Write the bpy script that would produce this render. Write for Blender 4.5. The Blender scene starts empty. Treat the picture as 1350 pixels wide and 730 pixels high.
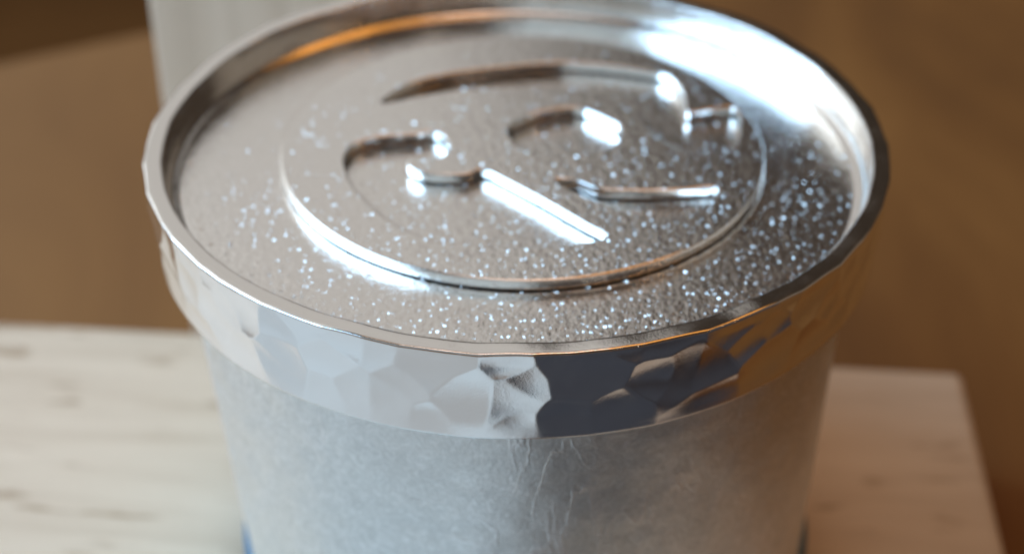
import bpy, bmesh, math, random
import numpy as np
from mathutils import Vector, Matrix

random.seed(7); rng = np.random.default_rng(11)
MM = 0.001
Z0 = 79.0                     # height of the lid's rim above the table, in mm
scene = bpy.context.scene
COL = scene.collection

# ------------------------------------------------------------------ camera
def look(obj, pitch, roll):
    f = Vector((0, math.cos(pitch), -math.sin(pitch))); up = Vector((0, math.sin(pitch), math.cos(pitch))); rt = Vector((1, 0, 0))
    r2 = math.cos(roll)*rt + math.sin(roll)*up; u2 = -math.sin(roll)*rt + math.cos(roll)*up
    m = Matrix((r2, u2, -f)).transposed()
    obj.rotation_euler = m.to_euler()
cam_d = bpy.data.cameras.new('camera'); cam = bpy.data.objects.new('camera', cam_d); COL.objects.link(cam)
cam.location = (-0.487*MM, -151.64*MM, (85.61 + Z0)*MM)
look(cam, math.radians(34.672), math.radians(0.251))
cam_d.sensor_width = 36; cam_d.lens = 36*2099.56/1350
cam_d.clip_start = 0.005; cam_d.clip_end = 20
cam_d.dof.use_dof = True; cam_d.dof.focus_distance = 0.139; cam_d.dof.aperture_fstop = 18.0
scene.camera = cam

# ------------------------------------------------------------------ world, lamps, exposure
w = bpy.data.worlds.new('World'); scene.world = w; w.use_nodes = True
bg = w.node_tree.nodes['Background']; bg.inputs[0].default_value = (0.30, 0.22, 0.16, 1); bg.inputs[1].default_value = 0.11
RIM = Vector((0, 0, Z0*MM))
def polar(az, el, d):
    a, e = math.radians(az), math.radians(el)
    return RIM + Vector((math.cos(a)*math.cos(e), math.sin(a)*math.cos(e), math.sin(e)))*d
def area(name, az, el, d, sx, sy, radiance, col):
    l = bpy.data.lights.new(name, 'AREA'); l.shape = 'RECTANGLE'; l.size = sx; l.size_y = sy
    l.energy = radiance*math.pi*sx*sy; l.color = col
    o = bpy.data.objects.new(name, l); COL.objects.link(o)
    o.location = polar(az, el, d)
    o.rotation_euler = (RIM - o.location).to_track_quat('-Z', 'Y').to_euler()
    return o
def bulb(name, az, el, d, rad, watts, col):
    l = bpy.data.lights.new(name, 'POINT'); l.energy = watts; l.color = col; l.shadow_soft_size = rad
    o = bpy.data.objects.new(name, l); COL.objects.link(o); o.location = polar(az, el, d); return o
area('window', 180, 34, 1.2, 1.35, 0.75, 8.2, (0.455, 0.71, 1.0))
area('front_left_fill', 243, 32, 1.3, 1.3, 0.7, 0.62, (0.74, 0.90, 1.0))  # added soft fill beside the window, brightens walls facing front and left
area('room_side_fill', 2, 20, 1.5, 1.5, 0.9, 0.17, (1.0, 0.86, 0.70))  # added dim fill from the right, lightens the left inner rim wall
area('wall_bounce', 125, 33, 1.5, 1.9, 1.25, 0.47, (1.0, 0.97, 0.935))
area('wall_lip_fill', 134, 33, 1.42, 0.85, 1.1, 0.95, (0.88, 0.96, 1.0))  # added fill on the window side, brings out the medallion's left lip
area('overhead_fill', 95, 84, 1.2, 0.45, 0.45, 1.8, (0.86, 0.94, 1.0))  # added overhead fill, puts bright lines on the rounded lips
area('warm_fill', 40, 75, 1.1, 0.8, 0.8, 1.25, (1.0, 0.40, 0.07))  # added warm fill, tints the shaded part of the board orange
bulb('warm_lamp', -24, 27, 0.9, 0.008, 0.10, (1.0, 0.55, 0.25))
bulb('warm_lamp', -31, 27, 0.9, 0.008, 0.10, (1.0, 0.55, 0.25))
bulb('ceiling_lamp', -57, 30, 1.2, 0.010, 0.30, (1.0, 0.9, 0.8))
vs = scene.view_settings
vs.view_transform = 'Standard'; vs.look = 'None'; vs.exposure = 0; vs.gamma = 1; vs.use_curve_mapping = False
scene.cycles.use_denoising = True
scene.cycles.max_bounces = 10; scene.cycles.glossy_bounces = 8
scene.cycles.caustics_reflective = True; scene.cycles.blur_glossy = 0.3

# ------------------------------------------------------------------ materials
class NT:
    def __init__(s, name):
        s.m = bpy.data.materials.new(name); s.m.use_nodes = True
        s.t = s.m.node_tree; s.b = s.t.nodes['Principled BSDF']
    def n(s, kind, **kw):
        nd = s.t.nodes.new(kind)
        for k, v in kw.items():
            if k.startswith('i_'):
                key = k[2:].replace('_', ' ')
                nd.inputs[int(key) if key.isdigit() else key].default_value = v
            else: setattr(nd, k, v)
        return nd
    def l(s, a, b): s.t.links.new(a, b)
    def coords(s, scale=(1, 1, 1), kind='Object', rot=(0, 0, 0)):
        tc = s.n('ShaderNodeTexCoord'); mp = s.n('ShaderNodeMapping'); mp.inputs['Scale'].default_value = scale
        mp.inputs['Rotation'].default_value = rot
        s.l(tc.outputs[kind], mp.inputs[0]); return mp.outputs[0]
    def noise(s, vec, scale, detail=3, rough=0.5, dist=0.0):
        nd = s.n('ShaderNodeTexNoise'); nd.inputs['Scale'].default_value = scale; nd.inputs['Detail'].default_value = detail
        nd.inputs['Roughness'].default_value = rough; nd.inputs['Distortion'].default_value = dist
        s.l(vec, nd.inputs['Vector']); return nd.outputs[0]
    def ramp(s, fac, stops):
        r = s.n('ShaderNodeValToRGB'); e = r.color_ramp.elements
        while len(e) < len(stops): e.new(0.5)
        for k, (p, c) in enumerate(stops):
            e[k].position = p; e[k].color = c if len(c) == 4 else (*c, 1)
        s.l(fac, r.inputs[0]); return r.outputs[0]
    def math(s, op, a, b=0.0):
        nd = s.n('ShaderNodeMath', operation=op)
        for k, v in enumerate((a, b)):
            if isinstance(v, (int, float)): nd.inputs[k].default_value = v
            else: s.l(v, nd.inputs[k])
        return nd.outputs[0]
    def bump(s, h, dist, strength=1.0, prev=None):
        nd = s.n('ShaderNodeBump'); nd.inputs['Distance'].default_value = dist; nd.inputs['Strength'].default_value = strength
        s.l(h, nd.inputs['Height'])
        if prev is not None: s.l(prev, nd.inputs['Normal'])
        return nd.outputs[0]

def grey(v): return (v, v, v)

def silver(name, rough, base=(0.93, 0.915, 0.89)):
    t = NT(name); t.b.inputs['Metallic'].default_value = 1; t.b.inputs['Roughness'].default_value = rough
    t.b.inputs['Base Color'].default_value = (*base, 1); return t

def mat_hammered_top():
    t = silver('stippled_silver', 0.2)
    co = t.coords((1000, 1000, 1000))
    # small pecks left by a slanted punch: tilted flecks, each in its own cell
    v2 = t.n('ShaderNodeTexVoronoi', feature='F1', voronoi_dimensions='2D'); v2.distance = 'MINKOWSKI'; v2.inputs['Exponent'].default_value = 0.62; v2.inputs['Scale'].default_value = 1.1; v2.inputs['Randomness'].default_value = 1
    nz = t.n('ShaderNodeTexNoise'); nz.inputs['Scale'].default_value = 3.0; nz.inputs['Detail'].default_value = 3
    t.l(co, nz.inputs['Vector'])
    off = t.n('ShaderNodeVectorMath', operation='SCALE'); off.inputs['Scale'].default_value = 0.95; t.l(nz.outputs['Color'], off.inputs[0])
    mixv = t.n('ShaderNodeVectorMath', operation='ADD'); t.l(co, mixv.inputs[0]); t.l(off.outputs[0], mixv.inputs[1]); t.l(mixv.outputs[0], v2.inputs['Vector'])
    sep = t.n('ShaderNodeSeparateColor'); t.l(v2.outputs['Color'], sep.inputs[0])
    dens = t.ramp(t.noise(co, 0.16, 3, 0.6), [(0.35, grey(0.0)), (0.65, grey(0.75))])
    xyz = t.n('ShaderNodeSeparateXYZ'); t.l(co, xyz.inputs[0])          # the punch was used most on one side of the plate
    side = t.math('SUBTRACT', t.math('MULTIPLY', xyz.outputs[0], 0.006), t.math('MULTIPLY', xyz.outputs[1], 0.024))
    dens = t.math('ADD', dens, t.math('ADD', side, 0.0))
    keep = t.math('GREATER_THAN', t.math('ADD', sep.outputs[2], dens), 0.88)
    rad = t.math('ADD', 0.06, t.math('MULTIPLY', t.math('MULTIPLY', sep.outputs[1], sep.outputs[1]), 0.24))
    core = t.math('MAXIMUM', t.math('SUBTRACT', 1.0, t.math('DIVIDE', v2.outputs['Distance'], rad)), 0.0)
    core = t.math('MINIMUM', t.math('MULTIPLY', core, 6.0), 1.0)
    loc = t.n('ShaderNodeVectorMath', operation='SUBTRACT'); t.l(co, loc.inputs[0])
    t.l(v2.outputs['Position'], loc.inputs[1])
    sl = t.n('ShaderNodeVectorMath', operation='MULTIPLY_ADD'); t.l(v2.outputs['Color'], sl.inputs[0]); sl.inputs[1].default_value = (0.6, 0.6, 0); sl.inputs[2].default_value = (0.48, 0.58, 0)
    dot = t.n('ShaderNodeVectorMath', operation='DOT_PRODUCT'); t.l(loc.outputs[0], dot.inputs[0]); t.l(sl.outputs[0], dot.inputs[1])
    fleck = t.math('MULTIPLY', t.math('MULTIPLY', dot.outputs['Value'], core), keep)
    b2 = t.bump(fleck, 0.001)
    b3 = t.bump(t.noise(co, 1.5, 3, 0.55), 0.000075, 1, b2)
    b3 = t.bump(t.noise(co, 4.0, 4, 0.65), 0.00002, 1, b3)
    t.l(b3, t.b.inputs['Normal'])
    r = t.ramp(t.noise(co, 0.25, 4), [(0.3, grey(0.11)), (0.7, grey(0.20))]); t.l(r, t.b.inputs['Roughness'])
    return t.m

def mat_band():
    t = silver('hammered_silver', 0.1)
    co = t.coords((1000, 1000, 1000))
    uv = t.coords((1, 1, 1), 'UV')                   # u = arc length in mm, v = height in mm
    mp = t.n('ShaderNodeMapping'); mp.inputs['Scale'].default_value = (0.12, 9, 1); mp.inputs['Rotation'].default_value = (0, 0, 0.03); t.l(uv, mp.inputs[0])
    line = t.noise(mp.outputs[0], 1.0, 3, 0.6)
    low = t.n('ShaderNodeSeparateXYZ'); t.l(uv, low.inputs[0])
    fade = t.n('ShaderNodeMapRange'); fade.inputs['From Min'].default_value = -7.0; fade.inputs['From Max'].default_value = -9.0
    t.l(low.outputs[1], fade.inputs[0])
    lined = t.math('MULTIPLY', line, fade.outputs[0])
    b1 = t.bump(lined, 0.000012)
    b2 = t.bump(t.noise(co, 4.5, 4, 0.65), 0.000008, 1, b1)
    b3 = t.bump(t.noise(co, 0.8, 2, 0.5), 0.000012, 1, b2)
    t.l(b3, t.b.inputs['Normal'])
    r = t.ramp(t.noise(co, 0.5, 4), [(0.3, grey(0.07)), (0.7, grey(0.18))]); t.l(r, t.b.inputs['Roughness'])
    return t.m

def mat_body():
    t = silver('satin_silver', 0.34)
    co = t.coords((1000, 1000, 1000)); uv = t.coords((1, 1, 1), 'UV')
    b1 = t.bump(t.noise(co, 2.4, 4, 0.65), 0.00006)
    b2 = t.bump(t.noise(co, 0.12, 2, 0.5), 0.0004, 1, b1)
    def crease(sx, sy, rot, scale, width, mscale):
        mp = t.n('ShaderNodeMapping'); mp.inputs['Scale'].default_value = (sx, sy, 1); mp.inputs['Rotation'].default_value = (0, 0, rot); t.l(uv, mp.inputs[0])
        d = t.math('ABSOLUTE', t.math('SUBTRACT', t.noise(mp.outputs[0], scale, 3, 0.5, 0.3), 0.5))
        ln = t.math('MAXIMUM', t.math('SUBTRACT', 1.0, t.math('DIVIDE', d, width)), 0.0)
        return t.math('MULTIPLY', ln, t.ramp(t.noise(co, mscale, 2), [(0.44, grey(0)), (0.60, grey(1))]))
    cr = t.math('MAXIMUM', crease(0.16, 0.05, 0.2, 1.0, 0.022, 0.05), crease(0.22, 0.09, -0.4, 1.0, 0.018, 0.07))
    b4 = t.bump(cr, 0.00003, 1, b2)
    t.l(b4, t.b.inputs['Normal'])
    lace = t.noise(co, 0.8, 6, 0.75, 2.0)
    c = t.ramp(lace, [(0.36, (0.70, 0.71, 0.69)), (0.52, (0.80, 0.81, 0.79)), (0.66, (0.94, 0.95, 0.94))])
    scr = cr
    mx = t.n('ShaderNodeMixRGB'); mx.inputs[2].default_value = (0.98, 0.98, 0.97, 1); t.l(t.math('MULTIPLY', scr, 0.55), mx.inputs[0]); t.l(c, mx.inputs[1]); t.l(mx.outputs[0], t.b.inputs['Base Color'])
    r = t.ramp(t.noise(co, 0.35, 4), [(0.3, grey(0.34)), (0.7, grey(0.46))]); t.l(r, t.b.inputs['Roughness'])
    return t.m

def mat_wood(name, pale, mid, dark, stretch, rough, flecks=True):
    t = NT(name); co = t.coords(stretch)
    g = t.noise(co, 1.0, 6, 0.6, 0.6)
    c = t.ramp(g, [(0.25, dark), (0.45, mid), (0.65, pale)])
    if flecks:
        co2 = t.coords((80, 330, 330))
        f = t.ramp(t.noise(co2, 1.0, 2, 0.5), [(0.62, grey(0)), (0.72, grey(1))])
        mx = t.n('ShaderNodeMixRGB', blend_type='MULTIPLY'); mx.inputs[2].default_value = (0.62, 0.55, 0.48, 1)
        t.l(f, mx.inputs[0]); t.l(c, mx.inputs[1]); c = mx.outputs[0]
    t.l(c, t.b.inputs['Base Color'])
    t.b.inputs['Roughness'].default_value = rough
    t.l(t.bump(g, 0.0004, 0.6), t.b.inputs['Normal'])
    return t.m

t = NT('crevice_shade'); t.b.inputs['Base Color'].default_value = (0.03, 0.026, 0.022, 1); t.b.inputs['Roughness'].default_value = 0.7; M_crevice_shade = t.m  # near-black colour that paints shade into the crevice round the medallion
M_edge = silver('filed_edge_silver', 0.13).m; M_top = mat_hammered_top(); M_band = mat_band(); M_body = mat_body()
M_board = mat_wood('pale_wood', (0.66, 0.515, 0.37), (0.60, 0.46, 0.325), (0.52, 0.385, 0.26), (26, 260, 260), 0.42)
M_post = mat_wood('pale_post_wood', (0.72, 0.53, 0.38), (0.64, 0.46, 0.32), (0.46, 0.32, 0.215), (150, 150, 8), 0.5, False)
M_table = mat_wood('brown_table_wood', (0.23, 0.10, 0.024), (0.165, 0.067, 0.015), (0.085, 0.033, 0.008), (16, 5, 5), 0.6, False); M_table.node_tree.nodes['Principled BSDF'].inputs['Specular IOR Level'].default_value = 0.3
M_floor = mat_wood('dark_floor_wood', (0.40, 0.165, 0.045), (0.33, 0.135, 0.037), (0.25, 0.10, 0.026), (5, 30, 5), 0.5, False)
t = NT('blue_felt'); co = t.coords((1000, 1000, 1000)); t.l(t.ramp(t.noise(co, 1.5, 4), [(0.3, (0.035, 0.11, 0.18)), (0.7, (0.06, 0.16, 0.25))]), t.b.inputs['Base Color'])
t.b.inputs['Roughness'].default_value = 0.7; M_blue = t.m

# ------------------------------------------------------------------ helpers
def empty(name, loc, label, cat):
    o = bpy.data.objects.new(name, None); COL.objects.link(o); o.location = loc; o.empty_display_size = 0.01
    o['label'] = label; o['category'] = cat; return o
def link(name, me, mat, parent=None):
    me.materials.append(mat); o = bpy.data.objects.new(name, me); COL.objects.link(o)
    if parent is not None: o.parent = parent
    return o
def grid_mesh(name, V, nu, nv, closed=True, uv=None):
    """V: (nv, nu, 3) in metres; closed round u."""
    idx = np.arange(nu*nv).reshape(nv, nu)
    if closed:
        nxt = np.roll(idx, -1, 1); a = idx[:-1]; b = nxt[:-1]; c = nxt[1:]; d = idx[1:]
    else:
        a = idx[:-1, :-1]; b = idx[:-1, 1:]; c = idx[1:, 1:]; d = idx[1:, :-1]
    F = np.stack([a, b, c, d], -1).reshape(-1, 4)
    me = bpy.data.meshes.new(name)
    me.vertices.add(nu*nv); me.vertices.foreach_set('co', V.reshape(-1).astype(np.float32))
    me.loops.add(F.size); me.loops.foreach_set('vertex_index', F.reshape(-1).astype(np.int32))
    me.polygons.add(len(F)); me.polygons.foreach_set('loop_start', np.arange(0, F.size, 4, dtype=np.int32))
    me.polygons.foreach_set('use_smooth', np.ones(len(F), bool))
    if uv is not None:
        L = me.uv_layers.new(name='UVMap'); U = uv.reshape(-1, 2)[F.reshape(-1)].copy()
        if closed:                                      # mend the seam
            q = U.reshape(-1, 4, 2); span = q[..., 0].max(1) - q[..., 0].min(1); bad = span > 100
            per = uv.reshape(-1, 2)[:, 0].max() + uv.reshape(nv, nu, 2)[0, 1, 0]
            sel = q[bad]; sel[..., 0] = np.where(sel[..., 0] < 100, sel[..., 0] + per, sel[..., 0]); q[bad] = sel
            U = q.reshape(-1, 2)
        L.data.foreach_set('uv', U.reshape(-1).astype(np.float32))
    me.update(calc_edges=True); me.validate(); return me
def smoothstep(a, b, x):
    t = np.clip((x - a)/(b - a), 0, 1); return t*t*(3 - 2*t)
def lowfreq(th, seed, amps):
    r = np.random.default_rng(seed); out = 0*th
    for k, a in amps: out = out + a*np.cos(k*th + r.uniform(0, 6.28))
    return out
def bevel_box(name, x0, x1, y0, y1, z0, z1, bev, segs, mat, parent=None, origin=(0, 0, 0), rotz=0.0):
    bm = bmesh.new(); bmesh.ops.create_cube(bm, size=1)
    for v in bm.verts: v.co = Vector(((x0+x1)/2 + v.co.x*(x1-x0), (y0+y1)/2 + v.co.y*(y1-y0), (z0+z1)/2 + v.co.z*(z1-z0)))*MM
    bmesh.ops.bevel(bm, geom=list(bm.edges), offset=bev*MM, segments=segs, affect='EDGES', profile=0.5)
    for f in bm.faces: f.smooth = True
    me = bpy.data.meshes.new(name); bm.to_mesh(me); bm.free()
    me.set_sharp_from_angle(angle=math.radians(40))
    o = link(name, me, mat, parent); o.location = Vector(origin)*MM; o.rotation_euler.z = rotz
    return o

# ------------------------------------------------------------------ setting: table, board, post
TOPZ = 18.0
def slab(name, pts, z0, z1, mat):
    bm = bmesh.new(); v = [bm.verts.new((x*MM, y*MM, z1*MM)) for x, y in pts]; f = bm.faces.new(v)
    r = bmesh.ops.extrude_face_region(bm, geom=[f]); bmesh.ops.translate(bm, vec=(0, 0, (z0 - z1)*MM), verts=[q for q in r['geom'] if isinstance(q, bmesh.types.BMVert)])
    bmesh.ops.recalc_face_normals(bm, faces=bm.faces)
    me = bpy.data.meshes.new(name); bm.to_mesh(me); bm.free(); o = link(name, me, mat); o['kind'] = 'structure'; return o
TABLE = [(-450, -600), (900, -600), (900, 708), (-450, -8)]
slab('table_top', TABLE, -25, 0, M_table)
slab('floor', [(-2500, -2500), (2500, -2500), (2500, 3500), (-2500, 3500)], -790, -740, M_floor)

board = bevel_box('wooden_board', -190, 0, -175, 0, -TOPZ, 0, 1.6, 3, M_board, None, (67.0, 36.3, TOPZ), math.radians(-4.55))
board['label'] = 'pale wooden board under the silver beaker, its right side in shadow'; board['category'] = 'board'
post = bevel_box('wooden_post', -22.5, 22.5, -8, 8, 0, 84, 1.2, 3, M_post, None, (-28.7, 57.9, 0), math.radians(-15))
post['label'] = 'pale upright piece of wood with vertical grain behind the lid'; post['category'] = 'wooden post'

def cloth():
    n = 90; X, Y = np.meshgrid(np.linspace(0, 300, n), np.linspace(0, 215, n))
    X = X + 14*np.sin(Y/38) - 0.10*Y
    drop = 18.5*(1 - smoothstep(44, 62, X + 0.08*Y))       # lies on the board, falls over its edge to the table
    Z = 1.5 + drop + 4*np.abs(np.sin(X/31 + 0.6*np.sin(Y/40)))*np.abs(np.sin(Y/57 + X/90)) + rng.normal(0, .05, X.shape)
    return grid_mesh('dark_reflection_cloth', np.stack([X, Y, Z], -1)*MM, n, n, False)
t = NT('dark_reflection_cloth'); co = t.coords((1000, 1000, 1000)); t.l(t.ramp(t.noise(co, 0.6, 4), [(0.3, (0.028, 0.026, 0.029)), (0.7, (0.052, 0.047, 0.05))]), t.b.inputs['Base Color']); t.b.inputs['Roughness'].default_value = 0.9
cl = link('dark_reflection_cloth', cloth(), t.m); cl.location = (32*MM, -275*MM, 0.0005); cl.modifiers.new('thick', 'SOLIDIFY').thickness = 0.001  # added out of view to give the rim something dark to mirror
cl['label'] = 'unseen dark cloth added to darken the reflection in the hammered rim'; cl['category'] = 'cloth'

def paper():
    n = 40; X, Y = np.meshgrid(np.linspace(0, 174, n), np.linspace(0, 110, n))
    Z = 0.6 + 7*np.abs(np.sin(X/27 + Y/70))*np.abs(np.cos(Y/41 - X/120))
    return grid_mesh('reflector_paper', np.stack([X, Y, Z], -1)*MM, n, n, False)
t = NT('paper'); co = t.coords((300, 300, 300)); t.l(t.ramp(t.noise(co, 1, 4), [(0.3, (0.52, 0.505, 0.46)), (0.7, (0.58, 0.565, 0.515))]), t.b.inputs['Base Color']); t.b.inputs['Roughness'].default_value = 0.8
pp = link('reflector_paper', paper(), t.m); pp.location = (-165*MM, -150*MM, TOPZ*MM); pp.rotation_euler.z = math.radians(4); pp.modifiers.new('thick', 'SOLIDIFY').thickness = 0.0003  # added out of view as a pale reflector for rim and body
pp['label'] = 'unseen pale grey sheet of paper added to brighten the reflections in rim and beaker'; pp['category'] = 'paper'

# ------------------------------------------------------------------ beaker
CUP = Vector((0, 0, TOPZ))*MM
beaker = empty('beaker', CUP, 'satin silver beaker tapering down from under the hammered lid', 'beaker')
H = Z0 - TOPZ                                             # 61 mm
def body_mesh():
    prof = []
    for z in np.linspace(0.3, H - 8.0, 70): prof.append((37.1 - 0.05*(H - 10 - z), z))
    prof = [(prof[0][0] - 3.0, 0.0), (prof[0][0] - 0.4, 0.02)] + prof + [(36.6, H - 7.8), (35.9, H - 8.0), (35.0, H - 12), (34, 6), (10, 4)]
    prof = np.array(prof); nu = 360; th = np.linspace(0, 2*math.pi, nu, endpoint=False)
    R = prof[:, :1] + lowfreq(th, 3, [(2, .06), (3, .05), (5, .03), (9, .015)])[None]*smoothstep(0, 4, prof[:, 1])[:, None]
    lean = 0.028*(H - 10 - prof[:, 1:2])
    V = np.stack([R*np.cos(th) + lean, R*np.sin(th), np.repeat(prof[:, 1:2], nu, 1)], -1)*MM
    uv = np.stack([np.repeat((th*37)[None], len(prof), 0), np.repeat(prof[:, 1:2], nu, 1)], -1)
    return grid_mesh('body', V, nu, len(prof), True, uv)
link('body', body_mesh(), M_body, beaker)
def ring_mesh():
    r0 = 37.1 - 0.05*(H - 10) ; prof = np.array([(r0 - .3, 0.004), (r0 + .9, 0.004), (r0 + 1.2, .5), (r0 + 1.3, 3), (r0 + 1.2, 6.3), (r0 + .9, 6.8), (r0 + .05, 6.9)])
    nu = 240; th = np.linspace(0, 2*math.pi, nu, endpoint=False)
    V = np.stack([prof[:, :1]*np.cos(th) + 0.028*(H - 13), prof[:, :1]*np.sin(th), np.repeat(prof[:, 1:2], nu, 1)], -1)*MM
    return grid_mesh('base_band', V, nu, len(prof), True)
ring = link('base_band', ring_mesh(), M_blue, beaker); ring['label'] = 'blue band round the foot of the beaker'

# ------------------------------------------------------------------ lid
lid = empty('lid', (0, 0, (Z0 - 8.0)*MM), 'round silver lid with hammered rim and raised cut-out medallion', 'lid')
LZ = 8.0                                                  # lid local z of the rim
PLATE = -3.75; DISC = -2.35; DC = np.array([0.57, 1.53]); DR = 26.6

def dent_field(U, Zz):
    """overlapping hammer blows: a soft minimum over many shallow bowls"""
    per = 80*math.pi; k = 0.008; acc = np.zeros(U.shape)
    r = np.random.default_rng(21); n = 58
    for row, zc in enumerate((-0.4, -3.6, -7.2)):
        for q in range(n):
            cu = (q + 0.5*(row % 2) + r.uniform(-.42, .42))*per/n; cz = zc + r.uniform(-1.5, 1.5)
            hi = r.uniform(0, 0.05); ru = r.uniform(11, 26); rz = r.uniform(10, 26); tu = r.uniform(-.05, .05); tz = r.uniform(-.06, .06)
            du = (U - cu + per/2) % per - per/2; dz = Zz - cz
            m = np.abs(du) < 9
            acc[m] += np.exp(-(du[m]**2/(2*ru) + dz[m]**2/(2*rz) + hi + tu*du[m] + tz*dz[m])/k)
    return -k*np.log(acc + 1e-60)
def band_mesh():
    prof = []                                             # (radius, z, weight of the dents)
    prof += [(37.35, -8.2, 0), (37.4, -10.1, 0), (39.0, -10.32, .1), (39.35, -10.22, .15)]
    for z in np.linspace(-10.05, -0.35, 64): prof.append((39.5 + 0.05*(z + 10), z, (float(smoothstep(-10.3, -6.5, np.array(z)))*.85 + .15)*(1 - .4*float(smoothstep(-1.6, -.3, np.array(z))))))
    prof += [(39.99, -0.12, .6), (39.93, -0.03, .6), (39.8, 0.0, .58), (39.5, 0.0, .5), (39.1, -0.01, .55), (38.8, -.03, .4), (38.4, -.05, .3), (38.16, -.07, .25), (38.07, -.12, .2), (38.04, -.2, .2), (38.03, -.3, .2)]
    for z in np.linspace(-0.8, -2.95, 6): prof.append((38.02 + 0.1*z, z, .1))
    for a in np.linspace(0, 80, 9):                       # hollow fillet down to the plate
        a = math.radians(a); prof.append((37.725 - 0.65 + 0.65*math.cos(a) , -2.97 - 0.65*math.sin(a), .03))
    prof.append((36.4, PLATE - .06, 0)); prof.append((35.6, PLATE - .5, 0))
    prof = np.array(prof); nu = 1100; th = np.linspace(0, 2*math.pi, nu, endpoint=False)
    U = np.repeat((th*40)[None], len(prof), 0); Zz = np.repeat(prof[:, 1:2], nu, 1)
    d = dent_field(U, Zz); d = d - np.mean(d)
    wob = lowfreq(th, 5, [(2, .10), (3, .08), (4, .06), (7, .04)])[None]
    R = prof[:, :1] + d*prof[:, 2:3] + wob*prof[:, 2:3]
    zup = lowfreq(th, 9, [(3, .05), (7, .05), (11, .04), (19, .04), (31, .03)])[None]*smoothstep(-2.0, 0, Zz)*(prof[:, :1] > 37.7)
    V = np.stack([R*np.cos(th), R*np.sin(th), Zz + zup + LZ], -1)*MM
    uv = np.stack([U, Zz], -1)
    return grid_mesh('rim_band', V, nu, len(prof), True, uv)
link('rim_band', band_mesh(), M_band, lid)

OPEN = {
    'curl': [ (-18.80, -2.50), (-18.71, -0.71), (-18.19, 0.95), (-17.10, 1.97), (-15.32, 2.83), (-12.81, 3.19), (-10.97, 3.55), (-9.39, 4.25), (-8.06, 2.89), (-7.32, 0.88), (-7.59, -0.94), (-8.55, -1.77), (-9.87, -1.78), (-11.28, -1.63), (-12.10, -1.80), (-11.93, -3.25), (-11.14, -4.36), (-9.96, -4.98), (-8.49, -5.28), (-6.54, -5.27), (-4.92, -5.10), (-3.81, -3.66), (-0.13, -7.24), (3.04, -10.40), (7.00, -14.76), (8.86, -16.45), (8.82, -17.43), (8.11, -17.99), (4.43, -18.85), (1.39, -19.28), (-2.39, -19.17), (-6.35, -18.52), (-9.35, -17.71), (-11.68, -15.77), (-13.67, -13.78), (-15.53, -10.85), (-17.18, -8.15), (-18.13, -5.52) ],
    'crescent': [ (-15.93, 10.21), (-14.46, 13.17), (-12.05, 16.02), (-8.09, 17.99), (-4.14, 19.20), (1.23, 20.44), (5.35, 21.07), (9.72, 20.72), (15.03, 19.38), (17.75, 18.23), (19.21, 15.17), (19.44, 11.63), (19.33, 8.36), (21.58, 9.28), (23.46, 9.84), (24.90, 10.21), (25.44, 7.35), (24.66, 2.84), (23.43, -0.67), (20.61, -0.70), (17.63, 0.43), (15.28, 3.78), (14.13, 8.32), (11.70, 11.37), (7.83, 13.56), (2.53, 14.64), (-2.81, 14.59), (-7.67, 13.79), (-12.01, 12.07) ],
    'bowl': [ (-1.24, 4.15), (-0.31, 6.24), (2.03, 8.39), (4.64, 9.49), (7.44, 9.87), (9.70, 7.74), (11.58, 5.82), (11.73, 3.92), (10.92, 1.21), (8.18, -0.31), (5.25, -1.16), (2.44, -1.02), (0.20, 0.45) ],
    'leg': [ (3.59, -5.97), (6.18, -6.10), (8.21, -7.78), (9.47, -8.23), (13.47, -8.35), (17.48, -8.17), (20.76, -7.37), (21.31, -8.29), (20.47, -10.26), (18.55, -12.20), (16.24, -13.53), (13.87, -13.99), (11.75, -12.99), (8.72, -10.95), (5.86, -8.57) ],
}
def chaikin(P, n=2):
    P = np.array(P)
    for _ in range(n):
        Q = np.roll(P, -1, 0); P = np.stack([P*.8 + Q*.2, P*.2 + Q*.8], 1).reshape(-1, 2)
    return P
OUT = {k: chaikin(v) for k, v in OPEN.items()}
def dist_to(P, X, Y):
    best = np.full(X.shape, 1e9); A = P; B = np.roll(P, -1, 0)
    for a, b in zip(A, B):
        e = b - a; L = e@e + 1e-12
        t = np.clip(((X - a[0])*e[0] + (Y - a[1])*e[1])/L, 0, 1)
        best = np.minimum(best, (X - a[0] - t*e[0])**2 + (Y - a[1] - t*e[1])**2)
    return np.sqrt(best)
def inside(P, X, Y):
    c = np.zeros(X.shape, bool); A = P; B = np.roll(P, -1, 0)
    for a, b in zip(A, B):
        cond = ((a[1] > Y) != (b[1] > Y))
        with np.errstate(divide='ignore', invalid='ignore'):
            xx = (b[0] - a[0])*(Y - a[1])/(b[1] - a[1] + 1e-15) + a[0]
        c ^= cond & (X < xx)
    return c
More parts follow.
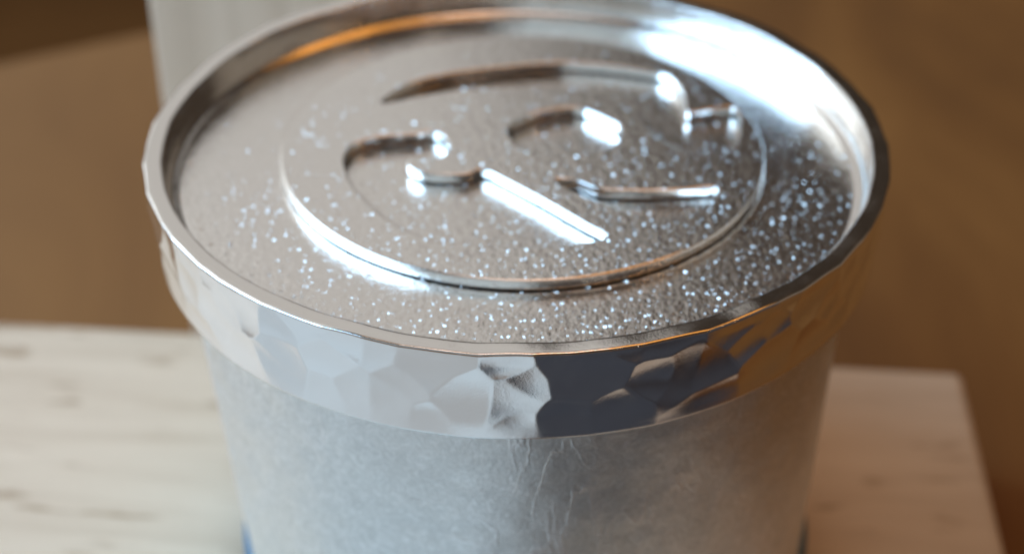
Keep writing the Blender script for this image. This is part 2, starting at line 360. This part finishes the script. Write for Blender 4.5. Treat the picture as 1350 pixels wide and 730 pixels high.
def plate_mesh():
    nu = 720; rr = np.concatenate([[0.02], np.arange(0.25, 37.3, 0.2)]); th = np.linspace(0, 2*math.pi, nu, endpoint=False)
    X = rr[:, None]*np.cos(th); Y = rr[:, None]*np.sin(th)
    h = np.zeros(X.shape)
    def fil(d, wd, a): return a*np.clip(1 - d/wd, 0, 1)**2
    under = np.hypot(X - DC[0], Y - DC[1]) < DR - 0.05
    dd = np.hypot(X - DC[0], Y - DC[1]) - DR
    h += np.where(dd > 0, fil(np.maximum(dd, 0), 2.6, .05), 0); solid = dd < -0.6
    for P in OUT.values():
        ins = inside(P, X, Y)
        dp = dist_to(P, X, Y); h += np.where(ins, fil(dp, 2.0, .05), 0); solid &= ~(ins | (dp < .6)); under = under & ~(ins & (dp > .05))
    h += np.where(solid, 0.28, 0)                         # seat of the medallion: it touches the plate inside a fine crevice
    r = np.random.default_rng(4)
    for _ in range(60):                                   # the slow unevenness of a hand-worked sheet
        cx, cy = r.uniform(-37, 37, 2); s = r.uniform(3, 7); h += r.uniform(-.03, .03)*np.exp(-((X - cx)**2 + (Y - cy)**2)/(2*s*s))
    V = np.stack([X, Y, h + PLATE + LZ], -1)*MM
    me = grid_mesh('top_plate', V, nu, len(rr), True)
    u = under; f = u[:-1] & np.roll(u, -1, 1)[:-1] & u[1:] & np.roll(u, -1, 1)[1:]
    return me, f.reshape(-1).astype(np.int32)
pm, seat = plate_mesh(); link('top_plate', pm, M_top, lid); pm.materials.append(M_crevice_shade)   # crevice shadow painted dark on the plate under the medallion
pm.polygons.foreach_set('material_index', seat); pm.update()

def medallion_mesh():
    cu = bpy.data.curves.new('medallion', 'CURVE'); cu.dimensions = '2D'; cu.fill_mode = 'BOTH'
    th = np.linspace(0, 2*math.pi, 200, endpoint=False)
    loops = [np.stack([DC[0] + DR*np.cos(th), DC[1] + DR*np.sin(th)], 1)] + list(OUT.values())
    for P in loops:
        s = cu.splines.new('POLY'); s.points.add(len(P) - 1)
        for q, (x, y) in zip(s.points, P): q.co = (x, y, 0, 1)
        s.use_cyclic_u = True
    bev = 0.17; th_ = DISC - PLATE - 0.26
    cu.bevel_depth = bev; cu.bevel_resolution = 3; cu.extrude = th_/2 - bev; cu.offset = -bev
    tmp = bpy.data.objects.new('tmp_curve', cu); COL.objects.link(tmp)
    me = bpy.data.meshes.new_from_object(tmp.evaluated_get(bpy.context.evaluated_depsgraph_get()))
    bpy.data.objects.remove(tmp); bpy.data.curves.remove(cu)
    me.name = 'medallion'; me.materials.clear()
    bm = bmesh.new(); bm.from_mesh(me)
    bmesh.ops.remove_doubles(bm, verts=bm.verts, dist=1e-4)
    bmesh.ops.recalc_face_normals(bm, faces=bm.faces)
    for v in bm.verts: v.co = Vector((v.co.x, v.co.y, v.co.z + DISC - th_/2 + LZ))*MM
    bm.normal_update()
    for f in bm.faces: f.smooth = True
    for e in bm.edges:
        if len(e.link_faces) == 2:
            c = [abs(f.normal.z) > .999 for f in e.link_faces]
            if c[0] != c[1]: e.smooth = False
            elif e.calc_face_angle(0) > math.radians(35): e.smooth = False
    for f in bm.faces: f.material_index = 0 if f.normal.z > .999 else 1
    bm.to_mesh(me); bm.free(); return me
link('medallion', medallion_mesh(), M_top, lid).data.materials.append(M_edge)
